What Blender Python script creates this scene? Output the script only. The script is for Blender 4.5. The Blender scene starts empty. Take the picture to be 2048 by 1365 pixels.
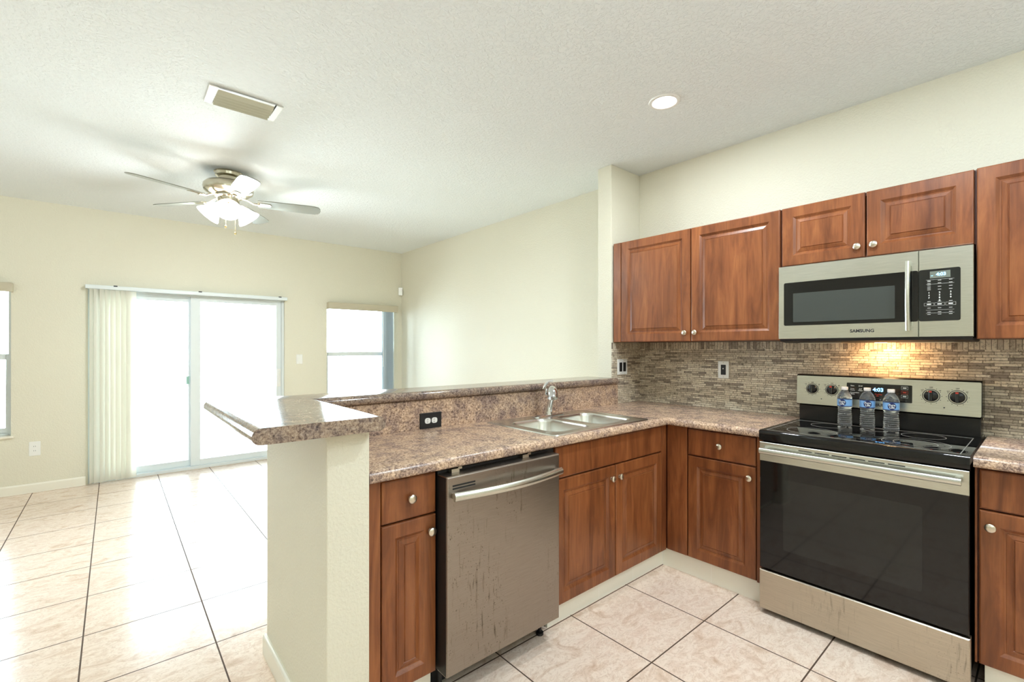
import bpy, bmesh, math, random
from mathutils import Vector, Matrix
random.seed(7)
C = bpy.context.scene.collection
SC = bpy.context.scene
PI = math.pi

# ------------------------------------------------------------------ camera
cam_d = bpy.data.cameras.new('camera'); cam = bpy.data.objects.new('camera', cam_d); C.objects.link(cam)
cam_d.sensor_width = 36.0; cam_d.sensor_fit = 'HORIZONTAL'
cam_d.lens = 925.7 / 2048 * 36.0
cam_d.shift_y = 13.9 / 2048
cam_d.clip_start = 0.02
YAW = math.atan((1024 - 227.1) / 925.7)
cam.location = (0, 0, 1.33); cam.rotation_euler = (PI / 2, 0, -YAW)
SC.camera = cam

# ------------------------------------------------------------------ world, light, exposure
SKY = 11.0
W = bpy.data.worlds.new('world'); SC.world = W; W.use_nodes = True
bg = W.node_tree.nodes['Background']; bg.inputs[0].default_value = (0.71, 0.867, 1.0, 1); bg.inputs[1].default_value = SKY
SC.view_settings.view_transform = 'Standard'; SC.view_settings.look = 'None'
SC.view_settings.exposure = 0.53; SC.view_settings.gamma = 1.0; SC.view_settings.use_curve_mapping = False
cy = SC.cycles
cy.use_denoising = True
cy.max_bounces = 12; cy.diffuse_bounces = 6; cy.glossy_bounces = 5; cy.transmission_bounces = 12; cy.transparent_max_bounces = 16
cy.sample_clamp_indirect = 6.0; cy.caustics_refractive = False; cy.caustics_reflective = False

def lamp(name, kind, loc, energy, color=(1, 1, 1), size=0.1, rot=(0, 0, 0), sy=None, spread=None):
    d = bpy.data.lights.new(name, kind); d.energy = energy; d.color = color
    if kind == 'AREA':
        d.shape = 'DISK' if sy is None else 'RECTANGLE'; d.size = size
        if sy is not None: d.size_y = sy
        if spread: d.spread = spread
    else:
        d.shadow_soft_size = size
    o = bpy.data.objects.new(name, d); C.objects.link(o); o.location = loc; o.rotation_euler = rot
    return o
ZC = 2.69                                            # ceiling height
# the one ceiling downlight in view, then unseen fill lamps added for brightness
lamp('downlight_and_fill_lamp', 'AREA', (2.303, 1.387, ZC - .012), 10, (.88, .96, 1), .12)
for (x, y, e) in ((1.75, .4, 17), (2.0, -.7, 13), (.4, -1.2, 2), (-1.4, -.4, 3), (-1.6, 2.0, 3)):
    lamp('downlight_and_fill_lamp', 'AREA', (x, y, ZC - .012), e, (.81, .917, 1), .16)
# upward fill lamps added out of view to brighten the ceilings, no fixture
for (x, y, e) in ((-1.6, -.8, 22), (-2.6, 4.3, 15), (1.0, -1.4, 26)):
    lamp('upward_fill_lamp', 'AREA', (x, y, 1.75), e, (.785, .908, 1), .4, (PI, 0, 0))

# ------------------------------------------------------------------ node helpers
def lin(c):
    f = lambda v: (v / 255 / 12.92) if v / 255 <= .04045 else ((v / 255 + .055) / 1.055) ** 2.4
    return (f(c[0]), f(c[1]), f(c[2]), 1)
class N:
    def __init__(s, name):
        s.m = bpy.data.materials.new(name); s.m.use_nodes = True; s.t = s.m.node_tree; s.b = s.t.nodes['Principled BSDF']
    def new(s, ty, **kw):
        n = s.t.nodes.new('ShaderNode' + ty)
        for k, v in kw.items():
            if k in n.inputs: n.inputs[k].default_value = v
            else: setattr(n, k, v)
        return n
    def link(s, a, b): s.t.links.new(a, b)
    def set(s, **kw):
        for k, v in kw.items():
            k = k.replace('_', ' ')
            s.b.inputs[k].default_value = v
        return s
    def pos(s, sx=1, sy=1, sz=1, rnd=0.0):
        g = s.new('NewGeometry'); v = g.outputs['Position']
        if rnd:
            oi = s.new('ObjectInfo'); mu = s.new('VectorMath', operation='SCALE'); cb = s.new('CombineXYZ')
            for i in range(3): s.link(oi.outputs['Random'], cb.inputs[i])
            s.link(cb.outputs[0], mu.inputs[0]); mu.inputs['Scale'].default_value = rnd
            ad = s.new('VectorMath', operation='ADD'); s.link(v, ad.inputs[0]); s.link(mu.outputs[0], ad.inputs[1]); v = ad.outputs[0]
        mp = s.new('Mapping'); mp.inputs['Scale'].default_value = (sx, sy, sz); s.link(v, mp.inputs[0])
        return mp.outputs[0]
    def noise(s, vec, scale, detail=4, rough=.55, dist=0.0):
        n = s.new('TexNoise'); n.inputs['Scale'].default_value = scale; n.inputs['Detail'].default_value = detail
        n.inputs['Roughness'].default_value = rough; n.inputs['Distortion'].default_value = dist; s.link(vec, n.inputs['Vector'])
        return n.outputs['Fac']
    def ramp(s, fac, stops, interp='LINEAR'):
        r = s.new('ValToRGB'); r.color_ramp.interpolation = interp; e = r.color_ramp.elements
        while len(e) < len(stops): e.new(.5)
        for i, (p, c) in enumerate(stops): e[i].position = p; e[i].color = c if len(c) == 4 else lin(c)
        s.link(fac, r.inputs[0]); return r.outputs[0]
    def mix(s, f, a, b, mode='MIX'):
        m = s.new('Mix', data_type='RGBA', blend_type=mode)
        for sock, v in ((m.inputs[0], f), (m.inputs[6], a), (m.inputs[7], b)):
            if hasattr(v, 'is_linked') or hasattr(v, 'links'): s.link(v, sock)
            else: sock.default_value = v
        return m.outputs[2]
    def bump(s, h, strength=.3, dist=.002):
        b = s.new('Bump'); b.inputs['Strength'].default_value = strength; b.inputs['Distance'].default_value = dist
        s.link(h, b.inputs['Height']); s.link(b.outputs[0], s.b.inputs['Normal'])
    def col(s, c): s.link(c, s.b.inputs['Base Color'])
def plain(name, rgb, rough=.5, metal=0.0, **kw):
    n = N(name); n.set(Base_Color=lin(rgb), Roughness=rough, Metallic=metal, **kw); return n.m
def glow(name, rgb, strength):
    n = N(name); n.set(Base_Color=lin(rgb), Roughness=.5, Emission_Color=lin(rgb), Emission_Strength=strength); return n.m

M = {}
def wall_mat(name, rgb):
    n = N(name); n.set(Base_Color=lin(rgb), Roughness=.6)
    v = n.pos(); h = n.noise(v, 95, 3, .5); n.bump(n.ramp(h, [(.42, (0, 0, 0, 1)), (.62, (1, 1, 1, 1))]), .34, .003); return n.m
M['wall'] = wall_mat('cream_wall_paint', (224, 220, 202))
def ceil_mat():
    n = N('textured_ceiling_paint'); n.set(Base_Color=lin((234, 239, 239)), Roughness=.8)
    v = n.pos(); h = n.noise(v, 60, 4, .55, .4); n.bump(n.ramp(h, [(.45, (0, 0, 0, 1)), (.6, (1, 1, 1, 1))]), .6, .004); return n.m
M['ceil'] = ceil_mat()
def floor_mat():
    n = N('beige_floor_tile'); n.set(Roughness=.2, Specular_IOR_Level=.5)
    PX, PY, X0, Y0 = .4572, .4522, .351, 1.097
    g = n.new('NewGeometry'); sp = n.new('SeparateXYZ'); n.link(g.outputs['Position'], sp.inputs[0])
    def cell(o, off, p):
        a = n.new('Math', operation='ADD'); n.link(o, a.inputs[0]); a.inputs[1].default_value = -off + p * 40
        d = n.new('Math', operation='DIVIDE'); n.link(a.outputs[0], d.inputs[0]); d.inputs[1].default_value = p
        fl = n.new('Math', operation='FLOOR'); n.link(d.outputs[0], fl.inputs[0])
        fr = n.new('Math', operation='FRACT'); n.link(d.outputs[0], fr.inputs[0])
        s1 = n.new('Math', operation='SUBTRACT'); n.link(fr.outputs[0], s1.inputs[0]); s1.inputs[1].default_value = .5
        ab = n.new('Math', operation='ABSOLUTE'); n.link(s1.outputs[0], ab.inputs[0])
        gt = n.new('Math', operation='GREATER_THAN'); n.link(ab.outputs[0], gt.inputs[0]); gt.inputs[1].default_value = .5 - .0030 / p
        return fl.outputs[0], gt.outputs[0]
    cx_, gx = cell(sp.outputs[0], X0, PX); cy_, gy = cell(sp.outputs[1], Y0, PY)
    mx = n.new('Math', operation='MAXIMUM'); n.link(gx, mx.inputs[0]); n.link(gy, mx.inputs[1])
    cb = n.new('CombineXYZ'); n.link(cx_, cb.inputs[0]); n.link(cy_, cb.inputs[1])
    wn = n.new('TexWhiteNoise'); n.link(cb.outputs[0], wn.inputs[0])
    sc = n.new('VectorMath', operation='SCALE'); n.link(wn.outputs['Color'], sc.inputs[0]); sc.inputs['Scale'].default_value = 9
    ad = n.new('VectorMath', operation='ADD'); n.link(g.outputs['Position'], ad.inputs[0]); n.link(sc.outputs[0], ad.inputs[1])
    mp = n.new('Mapping'); mp.inputs['Rotation'].default_value = (0, 0, .5); mp.inputs['Scale'].default_value = (1, 1.7, 1); n.link(ad.outputs[0], mp.inputs[0])
    a = n.noise(mp.outputs[0], 6.5, 8, .62, 1.2)
    base = n.ramp(a, [(.25, (198, 166, 142)), (.40, (226, 201, 181)), (.52, (239, 220, 203)), (.62, (229, 204, 185)), (.80, (248, 238, 226))])
    b = n.noise(mp.outputs[0], 16, 6, .6, 2.0)
    base = n.mix(n.ramp(b, [(.47, (0, 0, 0, 1)), (.5, (.5, .5, .5, 1)), (.53, (0, 0, 0, 1))]), base, lin((190, 158, 132)))
    n.col(n.mix(mx.outputs[0], base, lin((92, 74, 62))))
    iv = n.new('Math', operation='SUBTRACT'); iv.inputs[0].default_value = 1; n.link(mx.outputs[0], iv.inputs[1]); n.bump(iv.outputs[0], .35, .002)
    rr = n.new('MapRange'); n.link(mx.outputs[0], rr.inputs[0]); rr.inputs[3].default_value = .17; rr.inputs[4].default_value = .7
    n.link(rr.outputs[0], n.b.inputs['Roughness'])
    rs = n.new('MapRange'); n.link(mx.outputs[0], rs.inputs[0]); rs.inputs[3].default_value = .30; rs.inputs[4].default_value = .06
    n.link(rs.outputs[0], n.b.inputs['Specular IOR Level']); return n.m
M['floor'] = floor_mat()
def wood_mat(name, dark, mid, light):
    n = N(name); n.set(Roughness=.33, Specular_IOR_Level=.45)
    v = n.pos(1, 1, .13, 17.0); a = n.noise(v, 15, 6, .58, 1.3)
    v2 = n.pos(1, 1, .35, 17.0); b = n.noise(v2, 6, 3, .5, .6)
    c = n.ramp(a, [(.28, dark), (.5, mid), (.72, light)])
    bl = n.ramp(b, [(.3, (.76, .74, .72, 1)), (.62, (1.03, 1.03, 1.03, 1))])
    c = n.mix(1.0, c, bl, 'MULTIPLY')
    v3 = n.pos(1, 1, .05, 17.0); f = n.noise(v3, 160, 2, .5)
    c = n.mix(1.0, c, n.ramp(f, [(.3, (.9, .89, .88, 1)), (.6, (1.04, 1.04, 1.04, 1))]), 'MULTIPLY')
    n.col(c); return n.m
M['wood'] = wood_mat('cherry_wood_veneer', (102, 54, 29), (134, 78, 44), (158, 98, 57))
M['wood_in'] = plain('cabinet_box_wood', (96, 50, 28), .5)
def granite_mat(name, k=1.1, cool=0, ro=.26):
    n = N(name); n.set(Roughness=ro, Specular_IOR_Level=.5)
    v = n.pos(); a = n.noise(v, 105, 9, .8, .55); b = n.noise(v, 16, 5, .65, .4)
    q = lambda r, g, b_: tuple(min(255, x * k) for x in (r - cool, g, b_ + cool))
    c = n.ramp(a, [(.33, q(58, 46, 42)), (.42, q(122, 96, 80)), (.49, q(176, 148, 124)), (.57, q(204, 178, 152)), (.70, q(226, 208, 184))])
    c2 = n.ramp(a, [(.36, q(52, 44, 44)), (.46, q(112, 92, 84)), (.56, q(162, 138, 124)), (.72, q(202, 180, 164))])
    n.col(n.mix(n.ramp(b, [(.42, (0, 0, 0, 1)), (.62, (1, 1, 1, 1))]), c, c2)); return n.m
M['granite_bar'] = granite_mat('window_tinted_bar_laminate', .9, 4, .13)  # counter laminate again, with cool window light tinted into its colour
M['granite'] = granite_mat('brown_granite_laminate')
def mosaic_mat(name, axis, swap=False):
    n = N(name); n.set(Roughness=.6)
    g = n.new('NewGeometry'); sp = n.new('SeparateXYZ'); n.link(g.outputs['Position'], sp.inputs[0]); cb = n.new('CombineXYZ')
    u = sp.outputs[1] if axis == 'Y' else sp.outputs[0]; w = sp.outputs[2]
    if swap: u, w = w, u
    n.link(u, cb.inputs[0]); n.link(w, cb.inputs[1])
    if swap:
        mp = n.new('Mapping'); mp.inputs['Location'].default_value = (-1.321 + .2, 10, 0); n.link(cb.outputs[0], mp.inputs[0])
    else:
        mp = n.new('Mapping'); mp.inputs['Location'].default_value = (10, -.914 + .296, 0); n.link(cb.outputs[0], mp.inputs[0])
    def brick(w_, h_, seed, c1, c2, mort):
        t = n.new('TexBrick'); t.offset = .43; t.offset_frequency = 2; t.squash = .62; t.squash_frequency = 3
        t.inputs['Scale'].default_value = 1; t.inputs['Brick Width'].default_value = w_; t.inputs['Row Height'].default_value = h_
        t.inputs['Mortar Size'].default_value = .0011; t.inputs['Mortar Smooth'].default_value = .1
        t.inputs['Color1'].default_value = c1; t.inputs['Color2'].default_value = c2; t.inputs['Mortar'].default_value = mort
        n.link(mp.outputs[0], t.inputs[0]); return t
    bw, bh = (.088, .0136) if not swap else (.05, .0195)
    t = brick(bw, bh, 0, (0, 0, 0, 1), (1, 1, 1, 1), (.5, .5, .5, 1))
    if swap: t.squash = 1; t.offset = 0
    c = n.ramp(t.outputs['Color'], [(.0, (142, 130, 118)), (.2, (186, 173, 154)), (.5, (212, 199, 176)), (.8, (224, 213, 190)), (1, (236, 227, 208))])
    v = n.pos(); a = n.noise(v, 70, 6, .7, .8)
    c = n.mix(1.0, c, n.ramp(a, [(.36, (.40, .37, .35, 1)), (.48, (.9, .88, .86, 1)), (.7, (1.1, 1.08, 1.05, 1))]), 'MULTIPLY')
    n.col(n.mix(t.outputs['Fac'], c, lin((98, 85, 71))))
    hh = n.new('Math', operation='SUBTRACT'); hh.inputs[0].default_value = 1; n.link(t.outputs['Fac'], hh.inputs[1])
    h2 = n.new('Math', operation='MULTIPLY_ADD'); n.link(a, h2.inputs[0]); h2.inputs[1].default_value = .8; n.link(hh.outputs[0], h2.inputs[2])
    n.bump(h2.outputs[0], .6, .003); return n.m
M['mosaic_y'] = mosaic_mat('stone_mosaic', 'Y'); M['mosaic_x'] = mosaic_mat('stone_mosaic_return', 'X')
M['soldier_y'] = mosaic_mat('stone_mosaic_upright', 'Y', True); M['soldier_x'] = mosaic_mat('stone_mosaic_upright_return', 'X', True)
def steel_mat(name, rgb, rough, axis, stains=0.0):
    n = N(name); n.set(Metallic=1.0, Roughness=rough)
    s = {'X': (.03, 1, 1), 'Y': (1, .03, 1), 'Z': (1, 1, .03)}[axis]
    a = n.noise(n.pos(*s), 420, 2, .5)
    c0 = lin(rgb); hi = tuple(min(1, x * 1.05) for x in c0[:3]) + (1,); lo = tuple(x * .93 for x in c0[:3]) + (1,)
    c = n.ramp(a, [(.35, lo), (.65, hi)])
    if stains:
        d = n.noise(n.pos(1, 1, .12), 70, 3, .6, .4); e = n.noise(n.pos(1, 1, .5), 5, 3, .6); f = n.noise(n.pos(), 150, 2, .5)
        dm = n.mix(1.0, n.ramp(d, [(.575, (0, 0, 0, 1)), (.71, (1, 1, 1, 1))]), n.ramp(e, [(.42, (0, 0, 0, 1)), (.62, (1, 1, 1, 1))]), 'MULTIPLY')
        sm = n.mix(1.0, n.ramp(f, [(.665, (0, 0, 0, 1)), (.70, (1, 1, 1, 1))]), n.ramp(e, [(.40, (0, 0, 0, 1)), (.6, (1, 1, 1, 1))]), 'MULTIPLY')
        tot = n.mix(1.0, dm, sm, 'ADD'); mu = n.mix(1.0, tot, (stains, stains, stains, 1), 'MULTIPLY')
        c = n.mix(mu, c, lin((78, 66, 52)))
        rp = n.ramp(mu, [(0, (rough, rough, rough, 1)), (1, (.75, .75, .75, 1))]); n.link(rp, n.b.inputs['Roughness'])
    n.col(c); n.bump(a, .04, .001); return n.m
M['steel'] = steel_mat('brushed_steel', (206, 206, 196), .27, 'Y')
M['steel_drawer'] = steel_mat('dusty_brushed_steel', (196, 186, 170), .4, 'Y', .35)
M['steel_dw'] = steel_mat('water_marked_steel', (160, 151, 142), .34, 'X', .62)
M['steel_dw_clean'] = steel_mat('steel_edge', (176, 166, 156), .3, 'X')
M['steel_sink'] = steel_mat('satin_sink_steel', (220, 219, 212), .27, 'X')
M['chrome'] = plain('chrome', (222, 224, 226), .08, 1.0)
M['nickel'] = plain('brushed_nickel', (214, 205, 188), .28, 1.0)
M['fan_nickel'] = plain('fan_nickel', (200, 194, 176), .2, 1.0)
M['black'] = plain('black_enamel', (14, 14, 15), .22)
M['black_matte'] = plain('black_plastic', (20, 20, 22), .5)
M['black_glass'] = plain('black_glass', (10, 10, 11), .04, Specular_IOR_Level=.5)
M['oven_glass'] = plain('dark_oven_glass', (9, 9, 10), .05, Specular_IOR_Level=.5)
M['win_grey'] = plain('microwave_window_mesh', (62, 66, 63), .18)
M['panel_black'] = plain('control_panel_black', (30, 31, 30), .12)
M['white_plastic'] = plain('white_plastic', (236, 236, 232), .35)
M['white_frame'] = plain('white_aluminium_frame', (222, 229, 230), .4)
M['white_trim'] = plain('white_trim_paint', (238, 234, 220), .4)
M['toe'] = None
def vane_mat(name, rgb, tr):
    n = N(name); n.set(Base_Color=lin(rgb), Roughness=.45); out = n.t.nodes['Material Output']
    t = n.new('BsdfTranslucent'); t.inputs[0].default_value = lin(rgb); mx = n.new('MixShader'); mx.inputs[0].default_value = tr
    n.link(n.b.outputs[0], mx.inputs[1]); n.link(t.outputs[0], mx.inputs[2]); n.link(mx.outputs[0], out.inputs[0]); return n.m
M['vane'] = vane_mat('ivory_vinyl_vane', (240, 238, 230), .5)
M['vane_grey'] = vane_mat('grey_blue_vane', (176, 190, 198), .08)
M['valance'] = plain('beige_valance', (196, 187, 164), .6)
M['white_ink'] = plain('white_lettering', (225, 225, 220), .5)
M['grey_ink'] = plain('dark_lettering', (44, 44, 46), .5)
M['red_ink'] = plain('red_mark', (206, 62, 44), .5)
M['ring'] = plain('burner_ring_print', (150, 148, 142), .3)
M['led'] = glow('blue_led_digits', (120, 190, 255), 3.0)
M['lcd'] = plain('grey_display', (112, 118, 108), .3)
M['blade'] = plain('pale_fan_blade', (142, 144, 134), .3)
M['shade'] = glow('lit_frosted_glass', (255, 246, 232), 5.0)
M['bulb'] = glow('lit_lens', (255, 252, 246), 9.0)
M['cap'] = plain('white_bottle_cap', (242, 232, 226), .4)
M['label_blue'] = plain('pale_blue_label', (126, 172, 220), .35)
M['navy'] = plain('navy_print', (26, 40, 92), .35)
M['brass'] = plain('pull_chain_brass', (214, 190, 140), .3, 1.0)
M['patio'] = plain('patio_concrete', (224, 222, 214), .8)
def toe_mat():
    n = N('white_toe_tile'); n.set(Roughness=.2); g = n.new('NewGeometry'); sp = n.new('SeparateXYZ'); n.link(g.outputs['Position'], sp.inputs[0])
    ad = n.new('Math', operation='ADD'); n.link(sp.outputs[0], ad.inputs[0]); n.link(sp.outputs[1], ad.inputs[1])
    d = n.new('Math', operation='MULTIPLY_ADD'); n.link(ad.outputs[0], d.inputs[0]); d.inputs[1].default_value = 1 / .305; d.inputs[2].default_value = .52
    f = n.new('Math', operation='FRACT'); n.link(d.outputs[0], f.inputs[0])
    l = n.new('Math', operation='LESS_THAN'); n.link(f.outputs[0], l.inputs[0]); l.inputs[1].default_value = .008
    n.col(n.mix(l.outputs[0], lin((240, 237, 224)), lin((248, 246, 240)))); return n.m
M['toe'] = toe_mat()
def thin_glass(name, tint=(1, 1, 1), refl=.06):
    n = N(name); t = n.t; out = t.nodes['Material Output']
    tr = n.new('BsdfTransparent'); tr.inputs[0].default_value = (*tint, 1); gl = n.new('BsdfGlossy'); gl.inputs['Roughness'].default_value = .02
    mx = n.new('MixShader'); fr = n.new('Fresnel'); fr.inputs[0].default_value = 1.45
    n.link(fr.outputs[0], mx.inputs[0]); n.link(tr.outputs[0], mx.inputs[1]); n.link(gl.outputs[0], mx.inputs[2]); n.link(mx.outputs[0], out.inputs[0]); return n.m
M['pane'] = thin_glass('window_glass', (.97, .99, .985))
def bottle_mat():
    n = N('clear_bottle_water'); n.set(Base_Color=(1, 1, 1, 1), Roughness=.0, IOR=1.36, Transmission_Weight=.94); return n.m
M['bottle'] = bottle_mat()

# ------------------------------------------------------------------ mesh helpers
def tag(o, label=None, cat=None, group=None, kind=None):
    if label: o['label'] = label
    if cat: o['category'] = cat
    if group: o['group'] = group
    if kind: o['kind'] = kind
    return o
def thing(name, loc, label, cat, group=None):
    o = bpy.data.objects.new(name, None); C.objects.link(o); o.location = loc; o.empty_display_size = .05
    return tag(o, label, cat, group)
def root_loc(p):
    while p is not None and p.parent is not None: p = p.parent
    return Vector(p.location) if p is not None else Vector((0, 0, 0))
class MB:
    """collects shapes in world coordinates and links them as one mesh object"""
    def __init__(s): s.bm = bmesh.new()
    def verts(s, pts): return [s.bm.verts.new(p) for p in pts]
    def face(s, vs):
        try: return s.bm.faces.new(vs)
        except ValueError: return None
    def box(s, x0, x1, y0, y1, z0, z1):
        v = s.verts([(x, y, z) for z in (z0, z1) for y in (y0, y1) for x in (x0, x1)])
        for f in ((0, 2, 3, 1), (4, 5, 7, 6), (0, 1, 5, 4), (2, 6, 7, 3), (0, 4, 6, 2), (1, 3, 7, 5)): s.face([v[i] for i in f])
        return s
    def loft(s, rings, closed=True, caps=True):
        vr = [s.verts(r) for r in rings]; n = len(rings[0])
        for a, b in zip(vr, vr[1:]):
            for i in range(n if closed else n - 1):
                s.face([a[i], a[(i + 1) % n], b[(i + 1) % n], b[i]])
        if caps and closed:
            if n > 2: s.face(list(reversed(vr[0]))); s.face(vr[-1])
        return s
    def prism(s, prof, axis, a, b):
        f = {'X': lambda p, t: (t, p[0], p[1]), 'Y': lambda p, t: (p[0], t, p[1]), 'Z': lambda p, t: (p[0], p[1], t)}[axis]
        return s.loft([[f(p, a) for p in prof], [f(p, b) for p in prof]])
    def lathe(s, prof, org, axis='Z', seg=24, caps=True):
        org = Vector(org); ax = {'Z': (Vector((1, 0, 0)), Vector((0, 1, 0)), Vector((0, 0, 1))), '-X': (Vector((0, 1, 0)), Vector((0, 0, 1)), Vector((-1, 0, 0))),
              '-Y': (Vector((1, 0, 0)), Vector((0, 0, 1)), Vector((0, -1, 0)))}
        u, v, w = ax[axis] if isinstance(axis, str) else axis
        rings = []
        for r, h in prof:
            r = max(r, 1e-5); rings.append([org + u * (r * math.cos(2 * PI * i / seg)) + v * (r * math.sin(2 * PI * i / seg)) + w * h for i in range(seg)])
        return s.loft(rings, True, caps)
    def tube(s, path, r, seg=12, caps=True, flat=1.0):
        path = [Vector(p) for p in path]; rr = r if hasattr(r, '__len__') else [r] * len(path); rings = []; up = Vector((0, 0, 1))
        for i, p in enumerate(path):
            d = (path[min(i + 1, len(path) - 1)] - path[max(i - 1, 0)]).normalized()
            a = d.cross(up) if abs(d.dot(up)) < .97 else d.cross(Vector((0, 1, 0))); a.normalize(); b = a.cross(d).normalized()
            rings.append([p + a * (rr[i] * math.cos(2 * PI * k / seg)) + b * (rr[i] * flat * math.sin(2 * PI * k / seg)) for k in range(seg)])
        return s.loft(rings, True, caps)
    def build(s, name, mat, parent=None, smooth=False, bevel=0, label=None, kind=None, angle=35, origin=None):
        bm = s.bm; bmesh.ops.remove_doubles(bm, verts=bm.verts, dist=1e-6); bmesh.ops.recalc_face_normals(bm, faces=bm.faces)
        off = Vector(origin) if origin else root_loc(parent); bmesh.ops.translate(bm, verts=bm.verts, vec=-off)
        me = bpy.data.meshes.new(name); 
        if smooth:
            for f in bm.faces: f.smooth = True
        bm.to_mesh(me); bm.free()
        if smooth: me.set_sharp_from_angle(angle=math.radians(angle))
        o = bpy.data.objects.new(name, me); C.objects.link(o); me.materials.append(mat)
        if parent: o.parent = parent
        if origin: o.location = origin
        if bevel:
            b = o.modifiers.new('edge', 'BEVEL'); b.width = bevel; b.segments = 2; b.limit_method = 'ANGLE'; b.angle_limit = math.radians(50)
        if label: o['label'] = label
        if kind: o['kind'] = kind
        return o
def box(name, x0, x1, y0, y1, z0, z1, mat, parent=None, **kw):
    return MB().box(x0, x1, y0, y1, z0, z1).build(name, mat, parent, **kw)
# a panel facing the kitchen: side 'Y' faces -Y (u = x), side 'X' faces -X (u = y); d grows outward
def P3(side, plane, u, v, d): return (u, plane - d, v) if side == 'Y' else (plane - d, u, v)
def rings(mb, side, plane, u0, u1, v0, v1, steps):
    rs = [[P3(side, plane, a, b, d) for a, b in ((u0 + i, v0 + i), (u1 - i, v0 + i), (u1 - i, v1 - i), (u0 + i, v1 - i))] for i, d in steps]
    return mb.loft(rs)
T = .019
def raised(side, plane, u0, u1, v0, v1, fw=.055):
    m = MB(); rings(m, side, plane, u0, u1, v0, v1, [(0, 0), (0, T - .005), (.0015, T - .0015), (.005, T), (fw, T), (fw + .002, T - .0015), (fw + .012, T - .0095), (fw + .017, T - .010), (fw + .018, T - .0085), (fw + .034, T - .0035), (fw + .0355, T - .0050), (fw + .0375, T - .0050), (fw + .040, T - .0012)]); return m
def slab(side, plane, u0, u1, v0, v1):
    m = MB(); rings(m, side, plane, u0, u1, v0, v1, [(0, 0), (0, T - .006), (.002, T - .002), (.007, T)]); return m
def knob(side, plane, u, v, parent):
    p = P3(side, plane, u, v, T); ax = '-Y' if side == 'Y' else '-X'
    return MB().lathe([(.009, 0), (.009, .002), (.0065, .0035), (.006, .009), (.010, .0105), (.0155, .013), (.0168, .016), (.0158, .0195), (.012, .0225), (.006, .0242), (0, .0246)], p, ax, 20).build('knob', M['nickel'], parent, smooth=True, label='round brushed nickel knob')
def rounded(u0, u1, v0, v1, r, seg=5):
    pts = []
    for cx_, cy_, a0 in ((u1 - r, v0 + r, -PI / 2), (u1 - r, v1 - r, 0), (u0 + r, v1 - r, PI / 2), (u0 + r, v0 + r, PI)):
        for k in range(seg + 1): a = a0 + PI / 2 * k / seg; pts.append((cx_ + r * math.cos(a), cy_ + r * math.sin(a)))
    return pts
def plate(side, plane, u0, u1, v0, v1, r, d0, d1, lip=.0):
    pts = rounded(u0, u1, v0, v1, r); m = MB()
    rs = [[P3(side, plane, a, b, d0) for a, b in pts], [P3(side, plane, a, b, d1 - lip) for a, b in pts]]
    if lip:
        cu, cv = (u0 + u1) / 2, (v0 + v1) / 2; w, h = (u1 - u0) / 2, (v1 - v0) / 2
        rs.append([P3(side, plane, cu + (a - cu) * (1 - lip / w), cv + (b - cv) * (1 - lip / h), d1) for a, b in pts])
    return m.loft(rs)
def text_pts(body, size, bold=0.0):
    """outline of a word as triangles in its own plane"""
    cu = bpy.data.curves.new('t', 'FONT'); cu.body = body; cu.size = size; cu.align_x = 'CENTER'; cu.align_y = 'CENTER'; cu.offset = bold; cu.resolution_u = 3
    o = bpy.data.objects.new('t', cu); C.objects.link(o); bpy.context.view_layer.update()
    me = o.evaluated_get(bpy.context.evaluated_depsgraph_get()).to_mesh()
    vs = [v.co.copy() for v in me.vertices]; fs = [list(p.vertices) for p in me.polygons]
    o.evaluated_get(bpy.context.evaluated_depsgraph_get()).to_mesh_clear(); bpy.data.objects.remove(o); bpy.data.curves.remove(cu)
    return vs, fs
def words(items, fn):
    """items (text, u, v, size, bold) placed through fn(u, v)"""
    m = MB()
    for body, u, v, size, bold in items:
        vs, fs = text_pts(body, size, bold); q = m.verts([fn(u, v, p.x, p.y) for p in vs])
        for f in fs: m.face([q[i] for i in f])
    return m
def onx(plane): return lambda u, v, a, b: (plane, u - a, v + b)      # lettering on a face that looks to -X
def ony(plane): return lambda u, v, a, b: (u + a, plane, v + b)

# ------------------------------------------------------------------ the room
XR, YD, XL, YB = 3.15, 6.10, -3.6, -2.2
box('floor', XL, XR + .1, YB, YD + .14, -.05, 0, M['floor'], kind='structure')
box('ceiling', XL, XR + .1, YB, YD + .14, ZC, ZC + .08, M['ceil'], kind='structure')
box('wall_right', XR, XR + .1, YB, YD + .14, 0, ZC, M['wall'], kind='structure')
box('wall_back', XL, XR, YB - .1, YB, 0, ZC, M['wall'], kind='structure')
def wall_with_holes(name, holes, axis, a0, a1, p0, p1, mat):
    """holes (lo, hi, z0, z1) along the wall"""
    m = MB(); cuts = sorted(set([a0, a1] + [h[0] for h in holes] + [h[1] for h in holes]))
    for l, r in zip(cuts, cuts[1:]):
        hs = [h for h in holes if h[0] <= l + 1e-6 and h[1] >= r - 1e-6]; z = 0
        spans = []
        for h in sorted(hs, key=lambda q: q[2]):
            if h[2] > z: spans.append((z, h[2]))
            z = h[3]
        spans.append((z, ZC))
        for z0, z1 in spans:
            if axis == 'X': m.box(l, r, p0, p1, z0, z1)
            else: m.box(p0, p1, l, r, z0, z1)
    return m.build(name, mat, kind='structure')
DX0, DX1, DZ = -.19, 1.585, 1.925
WZ0, WZ1 = .535, 1.90
wall_with_holes('wall_far', [(DX0, DX1, 0, DZ), (2.09, 3.03, WZ0, WZ1), (-1.64, -.70, WZ0, WZ1)], 'X', XL, XR, YD, YD + .14, M['wall'])
wall_with_holes('wall_left', [], 'Y', YB, YD, XL - .1, XL, M['wall'])
box('wall_wing', 2.79, XR, 2.115, 2.24, 0, ZC, M['wall'], kind='structure', bevel=.004)
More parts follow.
